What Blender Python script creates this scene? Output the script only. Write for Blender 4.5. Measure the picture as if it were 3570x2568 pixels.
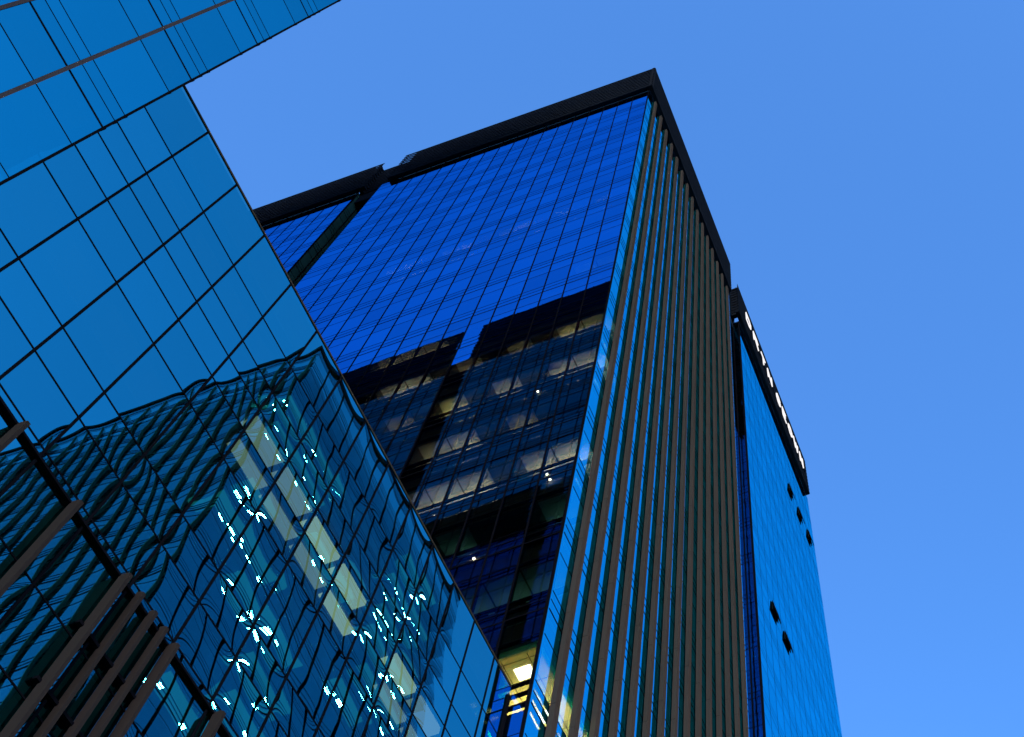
import bpy, math, random
from math import radians, sqrt, atan2, pi
random.seed(7)
D = bpy.data
S = bpy.context.scene
COL = S.collection
for o in list(D.objects):
    D.objects.remove(o)

# ------------------------------------------------------------------ camera
EYE = 1.6
RIGHT = (0.29723712, -0.94750229, -0.11785371)
DOWN = (0.82524324, 0.31702168, -0.46740866)
FWD = (0.48023296, 0.04167323, 0.87615047)
W0, H0, FPX, PPX, PPY = 3570.0, 2568.0, 4983.92, 3131.87, 1967.98
from mathutils import Matrix
cam_d = D.cameras.new('camera')
cam = D.objects.new('camera', cam_d)
COL.objects.link(cam)
cam.matrix_world = Matrix(((RIGHT[0], -DOWN[0], -FWD[0], 0), (RIGHT[1], -DOWN[1], -FWD[1], 0),
                           (RIGHT[2], -DOWN[2], -FWD[2], EYE), (0, 0, 0, 1)))
cam_d.sensor_width = 36
cam_d.lens = FPX / W0 * 36
cam_d.shift_x = (W0 / 2 - PPX) / W0
cam_d.shift_y = (PPY - H0 / 2) / W0
cam_d.clip_start = 0.1
cam_d.clip_end = 6000
S.camera = cam

# ------------------------------------------------------------------ sky, low glow of the sunset, exposure
SUN_EL, SUN_ROT = radians(12.0), radians(236)
world = D.worlds.new('World')
S.world = world
world.use_nodes = True
wn = world.node_tree
wn.nodes.clear()
wo = wn.nodes.new('ShaderNodeOutputWorld')
bg = wn.nodes.new('ShaderNodeBackground')
sky = wn.nodes.new('ShaderNodeTexSky')
sky.sky_type = 'NISHITA'
sky.sun_disc = False
sky.sun_elevation = SUN_EL
sky.sun_rotation = SUN_ROT
sky.ozone_density = 7.0
sky.air_density = 1.0
sky.dust_density = 1.0
wn.links.new(sky.outputs[0], bg.inputs[0])
wn.links.new(bg.outputs[0], wo.inputs[0])
bg.inputs[1].default_value = 0.15
sun_d = D.lights.new('sun', 'SUN')
sun_d.energy = 0.16
sun_d.angle = radians(12)
sun_d.color = (1.0, 0.5, 0.12)
sun = D.objects.new('sun', sun_d)
COL.objects.link(sun)
from mathutils import Vector
sd = Vector((math.sin(SUN_ROT), math.cos(SUN_ROT), 0)) * math.cos(radians(20)) + Vector((0, 0, math.sin(radians(20))))
sun.rotation_euler = (-sd).to_track_quat('-Z', 'Y').to_euler()
vs = S.view_settings
vs.view_transform = 'Standard'
vs.look = 'None'
vs.exposure = 2.16
vs.gamma = 1.0
S.render.film_transparent = False
S.cycles.max_bounces = 16
S.cycles.glossy_bounces = 8
S.cycles.transparent_max_bounces = 24
S.cycles.diffuse_bounces = 3
S.cycles.sample_clamp_indirect = 2.0


# ------------------------------------------------------------------ materials
def nodes(name):
    m = D.materials.new(name)
    m.use_nodes = True
    n = m.node_tree
    n.nodes.clear()
    out = n.nodes.new('ShaderNodeOutputMaterial')
    return m, n, out


def paint(name, col, rough=0.6, metal=0.0, var=0.25, scale=3.0, streak=False):
    m, n, out = nodes(name)
    b = n.nodes.new('ShaderNodeBsdfDiffuse')
    tc = n.nodes.new('ShaderNodeTexCoord')
    mp = n.nodes.new('ShaderNodeMapping')
    mp.inputs['Scale'].default_value = (1, 1, 0.12 if streak else 1)
    no = n.nodes.new('ShaderNodeTexNoise')
    no.inputs['Scale'].default_value = scale
    no.inputs['Detail'].default_value = 6
    ra = n.nodes.new('ShaderNodeMapRange')
    ra.inputs[3].default_value = 1 - var
    ra.inputs[4].default_value = 1 + var
    mx = n.nodes.new('ShaderNodeMix')
    mx.data_type = 'RGBA'
    mx.blend_type = 'MULTIPLY'
    mx.inputs[0].default_value = 1
    mx.inputs[6].default_value = (*col, 1)
    n.links.new(tc.outputs['Object'], mp.inputs[0])
    n.links.new(mp.outputs[0], no.inputs[0])
    n.links.new(no.outputs[0], ra.inputs[0])
    n.links.new(ra.outputs[0], mx.inputs[7])
    n.links.new(mx.outputs[2], b.inputs['Color'])
    b.inputs['Roughness'].default_value = rough
    n.links.new(b.outputs[0], out.inputs[0])
    return m


def glass(name, refl, trans, fac, pillow, wave, wscale=1.0, rough=0.0, tilt=0.0, vary=0.12):
    """coated curtain wall glass: a tinted mirror mixed with tinted see-through; each pane is slightly bowed and wavy"""
    m, n, out = nodes(name)
    N = n.nodes.new
    L = n.links.new
    gl = N('ShaderNodeBsdfGlossy')
    gl.inputs['Color'].default_value = (*refl, 1)
    gl.inputs['Roughness'].default_value = rough
    tr = N('ShaderNodeBsdfTransparent')
    tr.inputs['Color'].default_value = (*trans, 1)
    mix = N('ShaderNodeMixShader')
    mix.inputs[0].default_value = fac
    tone = N('ShaderNodeMix')
    tone.data_type = 'RGBA'
    tone.blend_type = 'MULTIPLY'
    tone.inputs[0].default_value = 1.0
    tone.inputs[6].default_value = (*refl, 1)
    L(tone.outputs[2], gl.inputs['Color'])
    uv = N('ShaderNodeUVMap')
    uv.uv_map = 'pane'
    sd_ = N('ShaderNodeUVMap')
    sd_.uv_map = 'seed'
    su = N('ShaderNodeSeparateXYZ')
    ss = N('ShaderNodeSeparateXYZ')
    L(uv.outputs[0], su.inputs[0])
    L(sd_.outputs[0], ss.inputs[0])

    def M(op, a, b=None):
        q = N('ShaderNodeMath')
        q.operation = op
        for i, x in enumerate((a, b)):
            if x is None:
                continue
            if isinstance(x, (int, float)):
                q.inputs[i].default_value = x
            else:
                L(x, q.inputs[i])
        return q.outputs[0]
    u, v = su.outputs[0], su.outputs[1]
    tv = M('ADD', M('MULTIPLY', ss.outputs[1], vary), 1.0 - vary / 2)
    L(tv, tone.inputs[7])
    bu = M('MULTIPLY', M('MULTIPLY', u, M('SUBTRACT', 1.0, u)), 4.0)
    bv = M('MULTIPLY', M('MULTIPLY', v, M('SUBTRACT', 1.0, v)), 4.0)
    bow = M('MULTIPLY', M('MULTIPLY', bu, bv), M('MULTIPLY', M('ADD', ss.outputs[0], 0.35), pillow))
    tl = M('MULTIPLY', M('ADD', M('MULTIPLY', u, M('SUBTRACT', ss.outputs[1], 0.5)),
                         M('MULTIPLY', v, M('SUBTRACT', ss.outputs[0], 0.5))), tilt)
    ge = N('ShaderNodeNewGeometry')
    cb = N('ShaderNodeCombineXYZ')
    L(M('MULTIPLY', ss.outputs[0], 37.0), cb.inputs[0])
    L(M('MULTIPLY', ss.outputs[1], 53.0), cb.inputs[2])
    ad = N('ShaderNodeVectorMath')
    ad.operation = 'ADD'
    L(ge.outputs['Position'], ad.inputs[0])
    L(cb.outputs[0], ad.inputs[1])
    no = N('ShaderNodeTexNoise')
    no.inputs['Scale'].default_value = wscale
    no.inputs['Detail'].default_value = 1.0
    no.inputs['Roughness'].default_value = 0.35
    L(ad.outputs[0], no.inputs[0])
    h = M('ADD', M('ADD', bow, tl), M('MULTIPLY', no.outputs[0], wave))
    bp = N('ShaderNodeBump')
    bp.inputs['Strength'].default_value = 1.0
    bp.inputs['Distance'].default_value = 1.0
    L(h, bp.inputs['Height'])
    L(bp.outputs[0], gl.inputs['Normal'])
    L(tr.outputs[0], mix.inputs[1])
    L(gl.outputs[0], mix.inputs[2])
    L(mix.outputs[0], out.inputs[0])
    return m


def emitter(name, col, e, sample=False):
    m, n, out = nodes(name)
    em = n.nodes.new('ShaderNodeEmission')
    em.inputs[0].default_value = (*col, 1)
    em.inputs[1].default_value = e * 0.21      # lamps, fills and glowing ceilings scaled to the camera's exposure
    n.links.new(em.outputs[0], out.inputs[0])
    m.cycles.emission_sampling = 'FRONT' if sample else 'NONE'
    return m


M_PODIUM = glass('teal_blue_wavy_glass', (0.045, 0.50, 0.56), (0.55, 0.85, 0.70), 0.86, 0.0014, 0.0019, 0.8, tilt=0.0018)
M_LEFT = glass('teal_blue_glass', (0.02, 0.48, 0.56), (0.5, 0.75, 0.7), 0.88, 0.0007, 0.0010, 0.9, tilt=0.001)
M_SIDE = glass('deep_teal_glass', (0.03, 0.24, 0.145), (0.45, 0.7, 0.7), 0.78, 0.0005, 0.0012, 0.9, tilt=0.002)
M_REFL_COBALT = glass('cobalt_sky_reflection_glass', (0.015, 0.29, 0.76), (0.62, 0.74, 0.62), 0.84, 0.0002, 0.0004, 1.0, tilt=0.0008, vary=0.2)  # tower glass: darker polarised-sky reflection on side faces put into the tint
M_REFL_AZURE = glass('azure_sky_reflection_glass', (0.015, 0.67, 0.90), (0.6, 0.8, 0.8), 0.92, 0.0003, 0.0005, 1.0, tilt=0.0006)  # same tower glass: brighter sky reflection of the street faces put into the tint
M_SLOTG = glass('recess_glass', (0.015, 0.66, 0.80), (0.6, 0.8, 0.8), 0.9, 0.0003, 0.0005, 1.0, tilt=0.0006)
M_OPP = glass('dark_teal_glass', (0.30, 0.50, 0.56), (0.8, 0.9, 0.9), 0.6, 0.0003, 0.0006, 1.0, tilt=0.001)

M_FRAME = paint('black_aluminium_frame', (0.006, 0.006, 0.008), 0.7)
M_CAP = paint('grey_roof_cap', (0.06, 0.045, 0.03), 0.5)
M_BRONZE = paint('bronze_mullion', (0.065, 0.052, 0.05), 0.45)
M_FIN = paint('brown_grey_fin', (0.070, 0.051, 0.039), 0.8, var=0.18, scale=1.5, streak=True)
M_PFIN = paint('brown_sunshade', (0.034, 0.026, 0.022), 0.7, var=0.15, scale=2.0, streak=True)
M_LOUVRE = paint('dark_louvre', (0.017, 0.022, 0.030), 0.6, var=0.3)
M_BACK = paint('louvre_backing', (0.02, 0.02, 0.02), 0.8)
M_CORE = paint('interior_wall', (0.10, 0.10, 0.10), 0.9)
M_SLAB = paint('ceiling_and_slab', (0.16, 0.16, 0.15), 0.9)
M_CREAM = paint('cream_ceiling', (0.75, 0.62, 0.34), 0.9, var=0.05)
M_LETTER = emitter('white_sign_letter', (1.0, 0.97, 1.0), 1.15)
M_LIT = emitter('glowing_office_ceiling', (1.0, 0.84, 0.42), 0.85)
M_GLOWDIM = emitter('dim_glow_office_ceiling', (1.0, 0.82, 0.5), 0.45)  # ceiling glows by itself in place of room light falling on it
M_LITPALE = emitter('pale_glow_office_ceiling', (1.0, 0.86, 0.74), 1.1)
M_GLOWGREEN = emitter('glowing_podium_ceiling', (0.9, 1.0, 0.66), 2.3)  # podium ceilings emit themselves; no fitting lights them
M_GLOWG2 = emitter('dim_glow_podium_ceiling', (0.85, 1.0, 0.8), 1.2)
M_FILL_W = emitter('warm_added_fill', (1.0, 0.82, 0.36), 80.0, True)  # unseen strips added inside the lit bays to wash their ceilings
M_FILL_ROOM = emitter('room_added_fill', (1.0, 0.86, 0.42), 480.0, True)  # unseen strip added to flood the corner room's ceiling
M_FILL_P = emitter('pale_added_fill', (1.0, 0.86, 0.66), 62.0, True)
M_FILL_D = emitter('dim_added_fill', (1.0, 0.82, 0.5), 26.0, True)
M_FILL_F = emitter('cool_added_fill', (0.6, 0.95, 1.0), 10.0, True)
M_FILL_T = emitter('faint_added_fill', (0.3, 0.9, 0.8), 5.0, True)
M_CEIL = paint('white_ceiling', (0.6, 0.58, 0.55), 0.9, var=0.05)
M_GLOW = emitter('teal_glow_ceiling', (0.4, 0.95, 0.9), 0.5)  # wash of the light panels put in as the ceiling's own glow
M_LAMP = emitter('white_light_panel', (1.0, 0.95, 0.9), 420.0)
M_SPOT = emitter('warm_downlight', (1.0, 0.85, 0.65), 90.0)
M_ROOMLAMP = emitter('square_light_panel', (1.0, 0.93, 0.70), 45.0, True)
M_PANEL = paint('dark_blue_grey_panel', (0.012, 0.02, 0.02), 0.6)
M_OFIN = paint('grey_fin', (0.13, 0.12, 0.09), 0.7)
M_SLOT_REFL = paint('painted_teal_reflection', (0.03, 0.075, 0.06), 0.35, var=0.5, scale=0.7)  # matt stand-in for the slot's glass: reflected wall tone painted in teal
M_GROUND = paint('asphalt', (0.05, 0.05, 0.05), 0.9)


# ------------------------------------------------------------------ helpers
def tag(o, label=None, cat=None, group=None, kind=None):
    if label: o['label'] = label
    if cat: o['category'] = cat
    if group: o['group'] = group
    if kind: o['kind'] = kind
    return o


def thing(name, loc, label, cat, group=None):
    o = D.objects.new(name, None)
    o.empty_display_size = 1
    COL.objects.link(o)
    o.location = (loc[0], loc[1], loc[2])
    tag(o, label, cat, group)
    return o


class MB:
    """collects boxes and panes (z measured from the camera's height) and links them as one mesh object"""
    def __init__(self):
        self.v, self.f, self.uv, self.seed = [], [], [], []

    def quad(self, pts, seed=None):
        i = len(self.v)
        self.v += pts
        self.f.append((i, i + 1, i + 2, i + 3))
        s = seed or (0.5, 0.5)
        self.uv += [(0, 0), (1, 0), (1, 1), (0, 1)]
        self.seed += [s] * 4

    def box(self, x0, x1, y0, y1, z0, z1):
        x0, x1 = min(x0, x1), max(x0, x1)
        y0, y1 = min(y0, y1), max(y0, y1)
        z0, z1 = min(z0, z1), max(z0, z1)
        a = [(x0, y0, z0), (x1, y0, z0), (x1, y1, z0), (x0, y1, z0), (x0, y0, z1), (x1, y0, z1), (x1, y1, z1), (x0, y1, z1)]
        for q in ((0, 3, 2, 1), (4, 5, 6, 7), (0, 1, 5, 4), (1, 2, 6, 5), (2, 3, 7, 6), (3, 0, 4, 7)):
            self.quad([a[k] for k in q])

    def prism(self, poly, axis, t0, t1):
        """extrude a polygon (list of (p, z)) along 'x' or 'y' from t0 to t1"""
        n = len(poly)
        pt = (lambda t, p: (t, p[0], p[1])) if axis == 'x' else (lambda t, p: (p[0], t, p[1]))
        i = len(self.v)
        self.v += [pt(t0, p) for p in poly] + [pt(t1, p) for p in poly]
        for k in range(n):
            q = (i + k, i + (k + 1) % n, i + n + (k + 1) % n, i + n + k)
            self.f.append(q)
            self.uv += [(0, 0)] * 4
            self.seed += [(0, 0)] * 4
        for rng in (list(range(n))[::-1], list(range(n, 2 * n))):
            self.f.append(tuple(i + r for r in rng))
            self.uv += [(0, 0)] * n
            self.seed += [(0, 0)] * n

    def build(self, name, mat, parent=None, uv=False):
        me = D.meshes.new(name)
        off, up = Vector((0, 0, 0)), parent
        while up:
            off += Vector(up.location)
            up = up.parent
        me.from_pydata([(p[0] - off.x, p[1] - off.y, p[2] + EYE - off.z) for p in self.v], [], self.f)
        if uv:
            a = me.uv_layers.new(name='pane')
            b = me.uv_layers.new(name='seed')
            for k in range(len(self.uv)):
                a.data[k].uv = self.uv[k]
                b.data[k].uv = self.seed[k]
        me.materials.append(mat)
        o = D.objects.new(name, me)
        COL.objects.link(o)
        if parent:
            o.parent = parent
        return o


class Face:
    """a vertical wall plane: axis 'Y' (u runs along x) or 'X' (u runs along y); out = outward sign"""
    def __init__(self, axis, pos, out):
        self.a, self.p, self.o = axis, pos, out

    def pt(self, u, d, z):
        q = self.p + self.o * d
        return (u, q, z) if self.a == 'Y' else (q, u, z)

    def box(self, mb, u0, u1, d0, d1, z0, z1):
        a, b = self.pt(u0, d0, z0), self.pt(u1, d1, z1)
        mb.box(a[0], b[0], a[1], b[1], a[2], b[2])

    def pane(self, mb, u0, u1, z0, z1, d=0.0):
        pts = [self.pt(u0, d, z0), self.pt(u1, d, z0), self.pt(u1, d, z1), self.pt(u0, d, z1)]
        flip = (self.a == 'Y') == (self.o > 0)
        if flip:
            pts = [pts[1], pts[0], pts[3], pts[2]]
        mb.quad(pts, (random.random(), random.random()))


def proj(p):
    c = [sum(r[i] * p[i] for i in range(3)) for r in (RIGHT, DOWN, FWD)]
    if c[2] <= 0.01:
        return None
    return PPX + FPX * c[0] / c[2], PPY + FPX * c[1] / c[2]


def seen_area(face, u0, u1, z0, z1):
    """rough picture area of a pane (source pixels), 0 when out of frame or behind the podium or left tower"""
    cen = face.pt((u0 + u1) / 2, 0, (z0 + z1) / 2)
    q = proj(cen)
    if not q or not (-30 < q[0] < W0 + 30 and -30 < q[1] < H0 + 30):
        return 0
    if cen[1] > 10.01:
        t = 10 / cen[1]
        if cen[0] * t < 14.45 and cen[2] * t < 26.7:
            return 0
    if cen[1] > 9.51:
        t = 9.5 / cen[1]
        if cen[0] * t < 1.28:
            return 0
    P = [proj(face.pt(u, 0, z)) for u, z in ((u0, z0), (u1, z0), (u1, z1), (u0, z1))]
    if any(p is None for p in P):
        return 0
    return abs(sum(P[i][0] * P[(i + 1) % 4][1] - P[(i + 1) % 4][0] * P[i][1] for i in range(4))) / 2


def glaze(parent, face, us, zs, mat, n_single=100, skip=None, setback=0.0):
    """glass between the lines us x zs: the panes that show largest as parts, the rest as one part"""
    cells = []
    for i in range(len(us) - 1):
        for j in range(len(zs) - 1):
            if skip and skip(us[i], zs[j]):
                continue
            cells.append((seen_area(face, us[i], us[i + 1], zs[j], zs[j + 1]), us[i], us[i + 1], zs[j], zs[j + 1]))
    cells.sort(key=lambda c: -c[0])
    rest = MB()
    n_rest = 0
    for k, (a, u0, u1, z0, z1) in enumerate(cells):
        if k < n_single and a > 60:
            m = MB()
            face.pane(m, u0, u1, z0, z1, -setback)
            m.build('glass_pane', mat, parent, uv=True)
        else:
            face.pane(rest, u0, u1, z0, z1, -setback)
            n_rest += 1
    if n_rest:
        tag(rest.build('glass_pane', mat, parent, uv=True), kind='stuff')


def vlines(parent, face, us, w, d0, d1, z0, z1, mat=None, name='mullion'):
    for u in us:
        m = MB()
        face.box(m, u - w / 2, u + w / 2, d0, d1, z0, z1)
        m.build(name, mat or M_FRAME, parent)


def hlines(parent, face, u0, u1, zs, d0, d1, mat=None, name='transom'):
    for z, h in zs:
        m = MB()
        face.box(m, u0, u1, d0, d1, z - h / 2, z + h / 2)
        m.build(name, mat or M_FRAME, parent)


F0, FH = 25.94, 4.0
PAT = (0.0, 0.45, 0.88, 2.85)


def floor_z(k):
    return F0 + FH * k


def levels(k0, k1, top):
    zs = []
    for k in range(k0, k1 + 1):
        for p in PAT:
            z = floor_z(k) + p
            if z < top - 0.1:
                zs.append(z)
    return zs + [top]


def storey_lines(k0, k1, top, thick=0.07, thin=0.035, mid=0.03):
    out = []
    for k in range(k0, k1 + 1):
        for p, h in zip(PAT, (thick, thin, thin, mid)):
            if floor_z(k) + p < top - 0.1:
                out.append((floor_z(k) + p, h))
    return out


# ------------------------------------------------------------------ ground
g = MB()
g.quad([(-2500, -2500, -EYE), (2500, -2500, -EYE), (2500, 2500, -EYE), (-2500, 2500, -EYE)])
tag(g.build('ground', M_GROUND), kind='structure')


# ------------------------------------------------------------------ louvred crown
def crown(parent, face, u0, u1, z0, z1, proud, name='louvre_crown', n=11, end0=False, end1=False, set_in=0.0):
    """a band of horizontal louvre blades standing proud of the wall, on posts, with a soffit"""
    m = MB()
    st = (z1 - z0) / n
    f = proud - set_in
    for k in range(n):
        a = z0 + k * st
        face.box(m, u0, u1, f - 0.03, f, a + st * 0.02, a + st * 0.52)
    o = m.build(name, M_LOUVRE, parent)
    b = MB()
    face.box(b, u0 + (0.75 if end0 else 0), u1 - (0.75 if end1 else 0), f - 0.22, f - 0.07, z0 + 0.02, z1 - 0.08)
    face.box(b, u0 + (0.75 if end0 else 0), u1 - (0.75 if end1 else 0), f - 0.3, f - 0.23, z0 + 0.05, z0 + 0.25)
    u = u0 + 0.12
    while u < u1:
        face.box(b, u, u + 0.05, f - 0.065, f - 0.032, z0 + 0.1, z1 - 0.06)
        u += 1.015
    b.build('crown_frame', M_BACK, o)
    return o


# ------------------------------------------------------------------ main tower with the vertical fins
C, B = 14.5, 9.5
TOP, CTOP = 98.6, 105.7
MX1, MY1 = 29.2, 28.3
tower = thing('office_tower', (22, 19, 0), 'tall blue glass tower with close brown vertical fins and a sharp corner', 'tower')
FL = Face('X', C, -1)
FR = Face('Y', B, -1)
ul = [B] + [10.62 + 1.0147 * k for k in range(17)] + [MY1]
zl = levels(-1, 18, TOP)
glaze(tower, FL, ul, zl, M_REFL_COBALT)
vlines(tower, FL, ul[1:-1], 0.05, -0.10, 0.014, zl[0], TOP)
hlines(tower, FL, B + 0.06, MY1 - 0.02, storey_lines(-1, 18, TOP, 0.06, 0.022, 0.015), -0.10, 0.006)
vlines(tower, FL, [B + 0.045], 0.085, -0.09, 0.02, zl[0], TOP - 0.03, name='corner_post')
FX0, FS = 15.26, 0.942
ur = [C] + [FX0 + FS * k + 0.11 for k in range(15)] + [MX1]
glaze(tower, FR, ur, zl, M_REFL_AZURE)
hlines(tower, FR, C + 0.05, MX1 - 0.02, storey_lines(-1, 18, TOP, 0.045, 0.02, 0.015), -0.10, 0.008)


def fin(parent, x, z0, z1, ybase, ytip, t=0.215):
    """a hollow-section fin in storey-high lengths: flat sides, a shallow groove down the front, open joints between lengths"""
    m = MB()
    z = z0
    while z < z1 - 0.05:
        e = min(z + FH, z1)
        m.box(x, x + t, ybase, ytip + 0.012, z + 0.018, e)
        m.box(x, x + t * 0.46, ytip + 0.0118, ytip, z + 0.018, e)
        m.box(x + t * 0.54, x + t, ytip + 0.0118, ytip, z + 0.018, e)
        m.box(x + 0.03, x + t - 0.03, ybase, ytip + 0.03, z, z + 0.0178)
        z = e
    return m.build('vertical_fin', M_FIN, parent)


for k in range(15):
    fin(tower, FX0 + FS * k, floor_z(-1) + 0.9 + (0.35 * k) % 2.0, 98.5, B - 0.02, 9.35)
# crown
crown(tower, FL, 9.215, 27.8, TOP + 0.15, CTOP, 0.29, end1=True)
crown(tower, FR, 14.215, 29.0, TOP + 0.15, CTOP, 0.29, end1=True)
cs = MB()
cs.box(14.23, 29.0, 9.23, 9.5, TOP - 0.0, TOP + 0.14)
cs.box(14.23, 14.5, 9.5, 27.8, TOP - 0.0, TOP + 0.14)
cs.build('crown_soffit', M_LOUVRE, tower)
# slots beside the main block
FSL = Face('X', 15.7, -1)
glaze(tower, FSL, [MY1, 29.98], zl, M_SIDE, 0)
FSLr = Face('Y', MY1, 1)
glaze(tower, FSLr, [C, 15.1, 15.7], zl, M_REFL_COBALT, 0)
vlines(tower, FSLr, [C + 0.03], 0.05, -0.08, 0.02, zl[0], TOP)
FSR = Face('Y', 10.9, -1)
glaze(tower, FSR, [MX1, 31.18], zl, M_SLOTG, 0)
FSRr = Face('X', MX1, 1)
glaze(tower, FSRr, [B, 10.2, 10.9], zl, M_SLOTG, 0)
crown(tower, FSL, MY1 - 0.5, 30.1, TOP + 0.15, CTOP, 1.05, name='slot_crown')
crown(tower, FSR, MX1 - 0.4, 31.3, TOP + 0.15, CTOP, 1.05, name='slot_crown')


ib = MB()
ib.box(14.72, 15.69, MY1 + 0.02, 29.95, 96.6, TOP - 0.02)
ib.box(14.72, 16.4, MY1 + 0.02, 29.95, TOP, TOP + 0.14)
ib.box(15.6, 15.68, MY1 - 0.4, 30.1, TOP + 0.14, CTOP - 0.4)
ib.build('slot_lintel', M_LOUVRE, tower)
ib = MB()
ib.box(MX1 + 0.02, 31.15, 9.95, 10.89, 97.4, TOP - 0.02)
ib.box(MX1 - 0.3, 31.3, 9.95, 11.4, TOP, TOP + 0.14)
ib.build('slot_lintel', M_LOUVRE, tower)


def inside(parent, x0, x1, y0, y1, k0, k1, depth, z_low=20, top=TOP, faces='xy'):
    core = MB()
    core.box(x0 + depth, x1 - depth * 0.5, y0 + depth, y1 - depth * 0.5, z_low, top - 0.1)
    core.build('interior_wall', M_CORE, parent)
    sl = MB()
    for k in range(k0, k1 + 1):
        z = floor_z(k)
        if z - 0.03 < top - 0.2:
            sl.box(x0 + 0.16, x1 - 0.16, y0 + 0.16, y1 - 0.16, z - 1.12, min(z - 0.03, top - 0.12))
    sl.box(x0 + 0.13, x1 - 0.13, y0 + 0.13, y1 - 0.13, top - 0.09, top - 0.02)
    sl.build('floor_slab', M_SLAB, parent)


inside(tower, C, MX1, B, MY1, -1, 18, 3.0)
mm = MB()
for k in range(1, 19):
    mm.box(C + 0.10, C + 0.15, B + 0.15, MY1 - 0.15, floor_z(k) - 0.03, floor_z(k) + 0.80)
mm.build('spandrel_panel', M_SLAB, tower)


def bay(us, y):
    for i in range(len(us) - 1):
        if us[i] - 1e-6 <= y < us[i + 1]:
            return us[i], us[i + 1]


def lit_room(parent, face, u, k, mat, d0=0.3, d1=2.4, us=ul, power=None, cream=None):
    """one lit office bay: a plain ceiling washed by an unseen strip added further inside, with a shield below"""
    b_ = bay(us, u)
    if not b_:
        return
    z = floor_z(k) + 2.80
    m = MB()
    face.box(m, b_[0] + 0.03, b_[1] - 0.03, -0.17, -d1, z, z + 0.04)
    m.build('ceiling', cream or M_CEIL, parent)
    m = MB()
    p = [face.pt(b_[0] + 0.12, -0.77, z - 0.42), face.pt(b_[1] - 0.12, -0.77, z - 0.42),
         face.pt(b_[1] - 0.12, -0.88, z - 0.42), face.pt(b_[0] + 0.12, -0.88, z - 0.42)]
    m.quad(p)
    lt = m.build('added_fill', mat, parent)  # added strip, out of view, gives the falloff towards the window
    m = MB()
    face.box(m, b_[0] + 0.1, b_[1] - 0.1, -0.75, -0.90, z - 0.50, z - 0.43)
    m.build('fill_shield', M_FRAME, lt)  # unseen shield added to stop the strip's downward light
    m = MB()
    face.box(m, b_[0] + 0.03, b_[1] - 0.03, -1.5, -1.55, z - 1.4, z)
    m.build('rear_blind', cream or M_CEIL, parent)


for k, ys in {5: ((15.1, 'M'), (13.1, 'P'), (11.1, 'P'), (10.1, 'P'), (17.2, 'D')),
              6: ((11.1, 'L'), (10.1, 'D'), (13.1, 'D'), (15.0, 'D'), (17.2, 'P'), (18.3, 'P')),
              4: ((15.1, 'D'), (14.1, 'P'), (12.1, 'D')),
              3: ((11.1, 'P'), (10.1, 'P'), (13.1, 'P'), (14.1, 'P'), (15.2, 'D')),
              7: ((18.3, 'D'), (17.3, 'D'), (19.3, 'D')),
              2: ((10.1, 'T'), (13.1, 'T')), 1: ((10.1, 'T'), (12.1, 'T'), (11.1, 'T')),
              8: ((10.1, 'T'), (11.1, 'T')),
              11: ((11.1, 'F'), (13.1, 'F'), (15.1, 'D'), (16.2, 'F'), (18.2, 'D'), (19.2, 'F'), (21.2, 'D'), (22.3, 'F'))}.items():
    for y, q in ys:
        lit_room(tower, FL, y, k, {'M': M_FILL_W, 'L': M_FILL_W, 'P': M_FILL_P, 'D': M_FILL_D, 'T': M_FILL_T, 'F': M_FILL_F}[q])
# small warm downlights just inside the glass
for y, z in ((13.93, 42.0), (10.43, 38.31), (10.29, 37.83), (13.83, 38.05), (14.14, 38.88), (11.45, 37.95), (11.54, 45.88), (12.18, 34.47), (12.05, 34.2), (13.2, 30.3), (12.66, 50.2)):
    m = MB()
    m.box(C + 0.03, C + 0.07, y - 0.025, y + 0.025, z - 0.02, z + 0.02)
    m.build('downlight', M_SPOT, tower)

# the bright room at the foot of the corner: cream tiled ceiling, square lamps
zc, zf = floor_z(0) + 2.79, floor_z(0)
RY = 11.55
m = MB()
m.box(C + 0.17, C + 2.9, B + 0.17, RY, zc, zc + 0.03)
m.build('cream_ceiling', M_CREAM, tower)
m = MB()
for x in (14.98, 15.62, 16.26, 16.9):
    m.box(x - 0.007, x + 0.007, B + 0.2, RY - 0.02, zc - 0.004, zc - 0.001)
for y in (10.06, 10.70, 11.34):
    m.box(C + 0.2, C + 2.8, y - 0.007, y + 0.007, zc - 0.008, zc - 0.0045)
m.build('ceiling_grid', M_FRAME, tower)
for x in (15.0, 16.28):
    m = MB()
    m.box(x + 0.15, x + 0.48, 10.12, 10.52, zc - 0.02, zc - 0.009)
    m.build('ceiling_light', M_ROOMLAMP, tower)
m = MB()
m.quad([(16.35, 9.9, zc - 0.95), (16.5, 9.9, zc - 0.95), (16.5, 11.3, zc - 0.95), (16.35, 11.3, zc - 0.95)])
lt = m.build('added_fill', M_FILL_ROOM, tower)  # unseen strip added to brighten the cream ceiling
m = MB()
m.box(16.32, 16.53, 9.88, 11.32, zc - 1.02, zc - 0.96)
m.build('fill_shield', M_FRAME, lt)  # unseen shield added below that strip
m = MB()
m.box(C + 2.91, C + 2.96, B + 0.17, RY, zf, zc)
m.box(C + 0.3, C + 2.9, RY + 0.01, RY + 0.05, zf, zc)
m.build('room_wall', M_CREAM, tower)
m = MB()
m.box(C + 0.3, C + 2.9, B + 0.3, RY, zf - 0.02, zf + 0.02)
m.build('room_floor', M_CREAM, tower)
m = MB()
m.box(C + 0.2, C + 0.26, B + 0.2, RY, zc - 0.17, zc - 0.01)
m.box(C + 0.26, C + 2.8, B + 0.2, B + 0.26, zc - 0.17, zc - 0.01)
m.build('blind_box', M_CREAM, tower)

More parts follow.
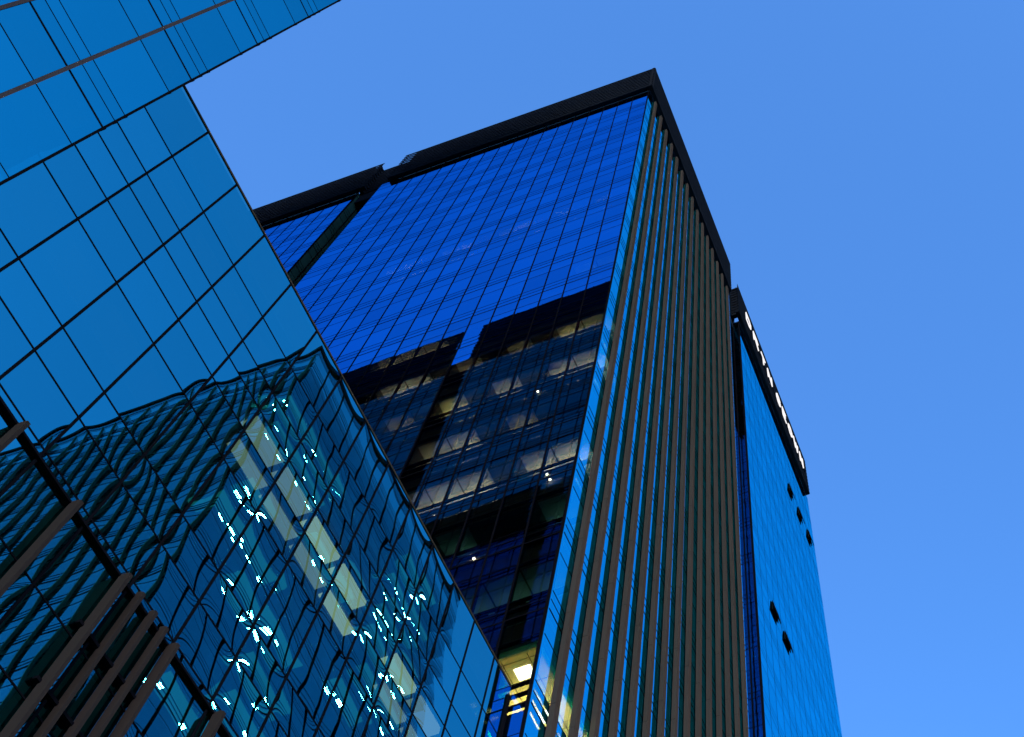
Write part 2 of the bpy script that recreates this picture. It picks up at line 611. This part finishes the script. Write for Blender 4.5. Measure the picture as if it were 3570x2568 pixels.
# ------------------------------------------------------------------ rear wing behind the left slot
wing = thing('glass_wing', (22, 45, 0), 'blue glass block beyond the narrow dark slot on the left of the finned tower', 'tower')
WY0, WY1 = 29.98, 70.0
uw = [WY0] + [WY0 + 1.0 + 1.0147 * k for k in range(38)] + [WY1]
zw = levels(5, 18, TOP)
glaze(wing, FL, uw, zw, M_REFL_COBALT)
vlines(wing, FL, uw[1:16], 0.05, -0.10, 0.014, zw[0], TOP)
hlines(wing, FL, WY0 + 0.02, WY1, storey_lines(5, 18, TOP, 0.06, 0.022, 0.015), -0.10, 0.006)
FWs = Face('Y', WY0, -1)
glaze(wing, FWs, [C, 15.1, 15.7], zw, M_SLOT_REFL, 40)
vlines(wing, FWs, [C + 0.03, 15.1], 0.06, -0.08, 0.025, zw[0], TOP)
hlines(wing, FWs, C + 0.07, 15.69, storey_lines(5, 18, TOP, 0.06, 0.03, 0.03), -0.08, 0.015)
crown(wing, FL, 29.42, WY1, TOP + 0.15, CTOP, 0.29, end0=True)
crown(wing, FWs, 14.3, 15.6, TOP + 0.15, CTOP, 0.29, name='crown_return', end1=True)
cs = MB()
cs.box(14.23, 14.5, 29.43, WY1, TOP, TOP + 0.14)
cs.build('crown_soffit', M_LOUVRE, wing)
inside(wing, C, 34, WY0, WY1, 5, 18, 3.0, z_low=45)

# ------------------------------------------------------------------ right block with the sign
block = thing('sign_tower', (38, 17, 0), 'smooth bright blue glass block with white letters on its crown and open windows', 'tower')
RX0, RX1, RY1 = 31.18, 46.1, 26.0
CT2 = 105.2
ux = [RX0 + (RX1 - RX0) / 15 * k for k in range(16)]
VENTS = [(40.4, 41.3, 88.75, 89.85), (42.35, 43.25, 88.75, 89.9), (44.4, 45.3, 89.1, 90.25), (33.7, 34.65, 61.3, 62.15), (35.55, 36.5, 61.3, 62.15)]
zr = levels(-1, 18, TOP)
FB = Face('Y', B, -1)
glaze(block, FB, ux, zr, M_REFL_AZURE)
vlines(block, FB, ux[1:-1], 0.018, -0.08, 0.004, zr[0], TOP)
vlines(block, FB, [RX0 + 0.03], 0.07, -0.08, 0.02, zr[0], TOP)
hlines(block, FB, RX0 + 0.07, RX1, storey_lines(-1, 18, TOP, 0.03, 0.014, 0.012), -0.08, 0.003)
FBs = Face('X', RX0, -1)
glaze(block, FBs, [B, 9.95, 10.9], zr, M_SLOTG, 60)
vlines(block, FBs, [9.95], 0.07, -0.08, 0.03, zr[0], TOP)
hlines(block, FBs, B + 0.03, 10.89, storey_lines(-1, 18, TOP, 0.05, 0.02, 0.015), -0.08, 0.005)
crown(block, FB, 30.45, 45.85, TOP + 0.15, CT2, 0.29, end0=True, end1=True)
crown(block, FBs, 9.3, 10.8, TOP + 0.15, CT2, 0.5, name='crown_return')
cs = MB()
cs.box(30.5, 45.8, 9.23, 9.5, TOP, TOP + 0.14)
cs.build('crown_soffit', M_LOUVRE, block)
FBe = Face('X', RX1, 1)
glaze(block, FBe, [B, 14, 20, RY1], zr, M_REFL_COBALT, 0)
inside(block, RX0, RX1, B, RY1, -1, 18, 3.0)
# small top-hung windows standing ajar, dark against the bright glass
for x0, x1, zb, zt in VENTS:
    o_ = MB()
    o_.box(x0 + 0.04, x1 - 0.04, B - 0.02, B + 0.06, zb + 0.04, zt - 0.03)
    hole = o_.build('open_window', M_BACK, block)
    s_ = MB()
    a, hh = radians(5), zt - zb
    dy, dz = math.sin(a), math.cos(a)
    for (xa, xb, t0, t1) in ((x0, x0 + 0.09, 0, hh), (x1 - 0.09, x1, 0, hh), (x0 + 0.09, x1 - 0.09, 0, 0.09), (x0 + 0.09, x1 - 0.09, hh - 0.09, hh),
                             ((x0 + x1) / 2 - 0.03, (x0 + x1) / 2 + 0.03, 0.09, hh - 0.09)):
        p = [(B - 0.06 - t0 * dy, zt - t0 * dz), (B - 0.06 - t1 * dy, zt - t1 * dz), (B - 0.03 - t1 * dy, zt - t1 * dz - 0.01), (B - 0.03 - t0 * dy, zt - t0 * dz - 0.01)]
        s_.prism(p, 'x', xa, xb)
    s_.build('window_sash', M_FRAME, hole)
    q_ = MB()
    q_.prism([(B - 0.035, zt), (B - 0.035 - hh * dy, zt - hh * dz), (B - 0.025 - hh * dy, zt - hh * dz), (B - 0.025, zt)], 'x', x0 + 0.08, x1 - 0.08)
    q_.build('sash_panel', M_PANEL, hole)

# ------------------------------------------------------------------ the sign: white channel letters
sign = thing('rooftop_sign', (38.7, 9.1, 103 + EYE), 'row of glowing white capital letters fixed along the dark louvred crown', 'sign')
STROKES = {
    'D': [[(0, 0), (0, 1), (.55, 1), (.9, .75), (.9, .25), (.55, 0), (0, 0)]],
    'R': [[(0, 0), (0, 1), (.65, 1), (.88, .8), (.65, .5), (0, .5)], [(.45, .5), (.9, 0)]],
    'T': [[(0, 1), (.9, 1)], [(.45, 1), (.45, 0)]],
    'N': [[(0, 0), (0, 1), (.85, 0), (.85, 1)]],
    'G': [[(.9, .8), (.6, 1), (.25, 1), (0, .7), (0, .3), (.25, 0), (.65, 0), (.9, .2), (.9, .48), (.5, .48)]],
    'E': [[(.85, 1), (0, 1), (0, 0), (.85, 0)], [(0, .5), (.7, .5)]],
    'O': [[(.3, 0), (0, .3), (0, .7), (.3, 1), (.65, 1), (.95, .7), (.95, .3), (.65, 0), (.3, 0)]],
    'W': [[(0, 1), (.25, 0), (.5, .8), (.75, 0), (1, 1)]],
    'A': [[(0, 0), (.45, 1), (.9, 0)], [(.2, .38), (.7, .38)]],
    'I': [[(.3, 1), (.3, 0)]],
    'L': [[(0, 1), (0, 0), (.85, 0)]],
    'M': [[(0, 0), (0, 1), (.45, .3), (.9, 1), (.9, 0)]],
}


def letter(ch, x, w, z, h, th=0.15):
    for_m = MB()
    for path in STROKES[ch]:
        for (a0, b0), (a1, b1) in zip(path[:-1], path[1:]):
            xa, za, xb, zb_ = x + a0 * w, z + b0 * h, x + a1 * w, z + b1 * h
            l = math.hypot(xb - xa, zb_ - za)
            ex, ez = (xb - xa) / l * th * .45, (zb_ - za) / l * th * .45
            nx, nz = -(zb_ - za) / l * th / 2, (xb - xa) / l * th / 2
            y0, y1 = 9.09, 9.16
            pts = [(xa - ex + nx, za - ez + nz), (xb + ex + nx, zb_ + ez + nz), (xb + ex - nx, zb_ + ez - nz), (xa - ex - nx, za - ez - nz)]
            for_m.prism(pts, 'y', y0, y1)
    for_m.build('letter', M_LETTER, sign)


for ch, xa, xb in (('D', 32.15, 33.55), ('R', 33.7, 35.2), ('T', 35.4, 36.7), ('N', 36.8, 38.2),
                   ('G', 38.75, 39.95), ('E', 40.1, 41.3), ('O', 41.4, 42.65), ('W', 42.7, 44.0), ('N', 44.1, 45.2)):
    letter(ch, xa * 0.993, (xb - xa) * 0.68, 100.7, 1.45)
rl = MB()
rl.box(31.9, 45.0, 9.165, 9.2, 101.0, 101.06)
rl.build('sign_rail', M_FRAME, sign)

# ------------------------------------------------------------------ left tower (upper left of the picture)
left = thing('glass_tower', (-8, 25, 0), 'teal glass tower with thin bronze mullions at the upper left corner', 'tower')
A2, LX1, LX0, LTOP = 9.5, 1.278, -22.0, 98.6
FA = Face('Y', A2, -1)
lus = sorted([LX1] + [0.41 - 0.925 * k for k in range(24)] + [LX0])
LPAT = (0.0, 0.47, 0.88, 2.84)
lz = []
for k in range(-1, 22):
    for p in LPAT:
        lz.append(21.83 + 3.96 * k + p)
lz = [z for z in lz if z < 98] + [LTOP]
glaze(left, FA, lus, lz, M_LEFT)
vlines(left, FA, [u for u in lus[1:-1]], 0.05, -0.06, 0.07, lz[0], LTOP, M_BRONZE, 'bronze_mullion')
vlines(left, FA, [LX1 - 0.012], 0.03, -0.06, 0.03, lz[0], LTOP, M_FRAME, 'corner_post')
hl = []
for k in range(-1, 22):
    for p, h in zip(LPAT, (0.05, 0.014, 0.014, 0.02)):
        z = 21.83 + 3.96 * k + p
        if z < 98:
            hl.append((z, h))
hlines(left, FA, LX0, LX1 - 0.028, hl, -0.06, 0.004)
FAs = Face('X', LX1, 1)
sus = [A2] + [A2 + 1.1 + 1.015 * k for k in range(18)] + [28.3]
sus2 = [29.98 + 1.015 * k for k in range(22)] + [51.5]
szs = levels(-1, 18, LTOP)
glaze(left, FAs, sus, szs, M_SIDE, 0)
glaze(left, FAs, sus2, szs, M_SIDE, 0)
mm = MB()
FAs.box(mm, 28.3, 29.98, -0.15, -0.09, szs[0], LTOP)
mm.build('slot_panel', M_FRAME, left)
crown(left, FAs, 9.22, 28.3, LTOP + 0.15, 106.5, 0.29)
crown(left, FAs, 29.9, 51.5, LTOP + 0.15, 106.5, 0.29)
cs = MB()
cs.box(LX1 - 0.2, LX1 + 0.27, A2 - 0.27, 51.5, LTOP, LTOP + 0.16)
cs.build('crown_soffit', M_LOUVRE, left)
crown(left, FA, LX0, LX1 + 0.28, LTOP + 0.15, 106.5, 0.29)
mm = MB()
for u in sus[1:-1] + sus2:
    FAs.box(mm, u - 0.03, u + 0.03, -0.06, 0.015, szs[0], LTOP)
mm.build('mullion', M_FRAME, left)
mm = MB()
for z, h in storey_lines(-1, 18, LTOP, 0.09, 0.04, 0.03):
    FAs.box(mm, A2 + 0.03, 28.3, -0.06, 0.02, z - h / 2, z + h / 2)
    FAs.box(mm, 29.98, 51.5, -0.06, 0.02, z - h / 2, z + h / 2)
mm.build('transom', M_FRAME, left)
inside(left, LX0, LX1, A2, 51.5, -1, 18, 2.5, z_low=15, top=LTOP)
mm = MB()
for k in (3, 5, 8, 12):
    for j in range(3, 30, 4):
        u = (sus[1:-1] + sus2[:-1])[(j * (k + 1)) % 36]
        FAs.box(mm, u + 0.05, u + 0.95, -0.5, -2.2, floor_z(k) + 2.78, floor_z(k) + 2.83)
mm.build('glow_ceiling', M_GLOWDIM, left)  # ceilings emit instead of being lit
# ------------------------------------------------------------------ low glass block (the wavy facade)
podium = thing('low_glass_block', (8, 22, 0), 'low glass block full of wavy reflections with brown sunshade fins at lower left', 'building')
A1, PTOP = 10.0, 26.68
FP = Face('Y', A1, -1)
pus = [round(-1.66 + 0.9555 * k, 4) for k in range(17)]
pus = [u for u in pus if u < 14.0] + [14.45]
pz = [26.68, 24.74, 23.53, 22.75, 21.87, 20.77, 18.84, 17.96, 16.9, 15.2, 13.9, 12.93, 12.05, 11.0, 9.0, 7.0]
pz = pz[::-1]
glaze(podium, FP, pus, pz, M_PODIUM)
vlines(podium, FP, pus[1:-1], 0.035, -0.07, 0.012, pz[0], PTOP - 0.02)
vlines(podium, FP, [14.42], 0.10, -0.1, 0.04, pz[0], PTOP - 0.4, name='corner_post')
hlines(podium, FP, pus[0], 14.37, [(z, 0.028) for z in pz[1:-1]], -0.07, 0.006)
hlines(podium, FP, 1.28, 14.45, [(PTOP + 0.005, 0.06)], -0.01, 0.014, M_CAP, 'roof_cap')
mm = MB()
mm.box(-1.66, 14.3, A1 + 1.6, A1 + 9, 5, PTOP - 0.5)
mm.build('interior_wall', M_CORE, podium)
mm = MB()
for z in (19.7, 23.65, 15.7, 11.7):
    mm.box(-1.66, 14.3, A1 + 0.16, A1 + 1.59, z + 0.05, z + 1.0)
mm.box(-1.66, 14.3, A1 + 0.13, A1 + 14, PTOP - 0.45, PTOP - 0.1)
mm.build('floor_slab', M_SLAB, podium)
mm = MB()
mm.box(-1.66, 14.3, A1 + 0.05, A1 + 0.11, PTOP - 1.3, PTOP - 0.02)
mm.build('parapet_panel', M_SLAB, podium)
for i, far, near, zt in ((6.2, M_GLOWG2, M_GLOWG2, 23.6), (7.1, M_GLOWG2, M_GLOWG2, 23.6), (8.1, M_GLOWGREEN, M_GLOWG2, 23.6), (9.1, M_GLOWGREEN, M_GLOWGREEN, 23.6),
                         (11.0, M_GLOWGREEN, M_GLOWG2, 23.6), (12.0, M_GLOWG2, M_GLOWG2, 23.6)):
    b_ = bay(pus, i)
    mm = MB()
    mm.box(b_[0] * 1.055, b_[1] * 1.055 - 0.12, A1 + 0.46, A1 + 0.79, zt, zt + 0.04)
    mm.build('glow_ceiling', far, podium)  # ceiling strip glows itself, standing in for room light on it
    mm = MB()
    mm.box(b_[0] * 1.10, b_[1] * 1.10 - 0.12, A1 + 0.95, A1 + 1.18, zt, zt + 0.04)
    mm.build('glow_ceiling', near, podium)
# vertical sunshade fins on rails
hlines(podium, FP, pus[0], 14.3, [(16.66, 0.05)], 0.012, 0.055, name='rail')
for z in (15.42, 14.2):
    hlines(podium, FP, 5.7, 7.0, [(z, 0.06)], 0.012, 0.07, name='rail')
for x, ytip, t in ((2.53, 9.79, .05), (3.61, 9.79, .05), (4.70, 9.79, .05), (5.77, 9.79, .05), (6.09, 9.84, .05), (6.38, 9.84, .05), (6.63, 9.84, .05),
                   (6.86, 9.79, .05), (7.98, 9.79, .05), (9.05, 9.79, .05)):
    m = MB()
    tz = 17.02 * ytip / 10
    poly = [(A1 - 0.04, 8), (ytip, 8), (ytip, tz - 0.05), (ytip + 0.06, tz), (A1 - 0.04, tz + 0.02)]
    m.prism(poly, 'x', x, x + t)
    m.build('sunshade_fin', M_PFIN, podium)

# ------------------------------------------------------------------ tower across the street, seen mirrored in the low facade
opp = thing('mirrored_tower', (38, -36, 0), 'dark finned tower with white office lights mirrored in the low wavy facade', 'tower')
OX0, OX1, OY1, OY0, OTOP = 25.9, 49.9, -21.4, -56.0, 109.8
FO = Face('X', OX0, -1)
FG = Face('Y', OY1, 1)
ozs = levels(3, 20, OTOP)
glaze(opp, FO, [OY0 + (OY1 - OY0) / 36 * k for k in range(37)], ozs, M_OPP, 0)
glaze(opp, FG, [OX0 + k for k in range(24)] + [OX1], ozs, M_OPP, 0)
mm = MB()
for k in range(1, 12):
    FG.box(mm, OX0 + 2 * k - 0.05, OX0 + 2 * k + 0.05, -0.06, 0.10, 20, OTOP)
mm.build('mullion', M_FRAME, opp)
mm = MB()
for z, h in storey_lines(3, 20, OTOP, 0.10, 0.03, 0.03):
    FG.box(mm, OX0 + 0.05, OX1, -0.06, 0.008, z - h / 2, z + h / 2)
    FO.box(mm, OY0, OY1 - 0.05, -0.06, 0.02, z - h * .8, z + h * .8)
mm.build('transom', M_FRAME, opp)
for k in range(18):
    m = MB()
    y = OY1 - 0.35 - k * 1.93
    FO.box(m, y - 0.04, y + 0.04, 0.02, 0.23, 20, OTOP - 1.5)
    m.build('vertical_fin', M_OFIN, opp)
mm = MB()
FO.box(mm, OY0, OY1 + 0.1, -0.4, 0.1, OTOP, OTOP + 0.5)
FG.box(mm, OX0 + 0.41, OX1, -0.4, 0.1, OTOP, OTOP + 0.5)
mm.build('roof_cap', M_LOUVRE, opp)
core = MB()
core.box(OX0 + 3, OX1 - 1, OY0 + 1, OY1 - 3, 20, OTOP - 0.2)
core.build('interior_wall', M_CORE, opp)
sl = MB()
for k in range(3, 21):
    z = floor_z(k)
    sl.box(OX0 + 0.16, OX1 - 0.16, OY0, OY1 - 0.16, z - 1.12, z - 0.03)
sl.build('floor_slab', M_SLAB, opp)
for fl, x0, x1, st in ((81.94, 26.6, 33.0, 1.0), (81.94, 41.5, 44.5, 1.0), (85.94, 27.8, 30.0, .8), (97.94, 24.9, 34.0, 1.05), (97.94, 41.9, 48.0, 1.05),
                       (101.94, 42.7, 47.0, 1.1), (77.94, 30.5, 37.0, 1.2), (93.94, 42.5, 46.0, 1.2), (73.94, 34.0, 38.0, 1.0), (89.94, 34, 39, 1.6),
                       (89.94, 42, 48, 1.3), (85.94, 43, 48, 1.5), (69.94, 34, 46, 1.4), (65.94, 30, 40, 1.5), (61.94, 36, 46, 1.6), (93.94, 27, 33, 1.9)):
    gm = MB()
    gm.box(max(x0 - 0.4, OX0 + .2), x1 + 0.4, OY1 - 0.3, OY1 - 2.9, fl + 2.78, fl + 2.82)
    gm.build('glow_ceiling', M_GLOW, opp)  # glow stands in for the panels' light spread over the ceiling
    x = max(x0, OX0 + 0.4)
    while x < x1:
        if random.random() < 0.85:
            m = MB()
            ln = random.uniform(0.35, 0.95)
            dd = random.choice((1.2, 1.35, 1.5))
            m.box(x, x + ln, OY1 - dd - random.choice((0.12, 0.22, 0.4)), OY1 - dd, fl + 2.74, fl + 2.77)
            m.build('ceiling_light', M_LAMP, opp)
        x += st
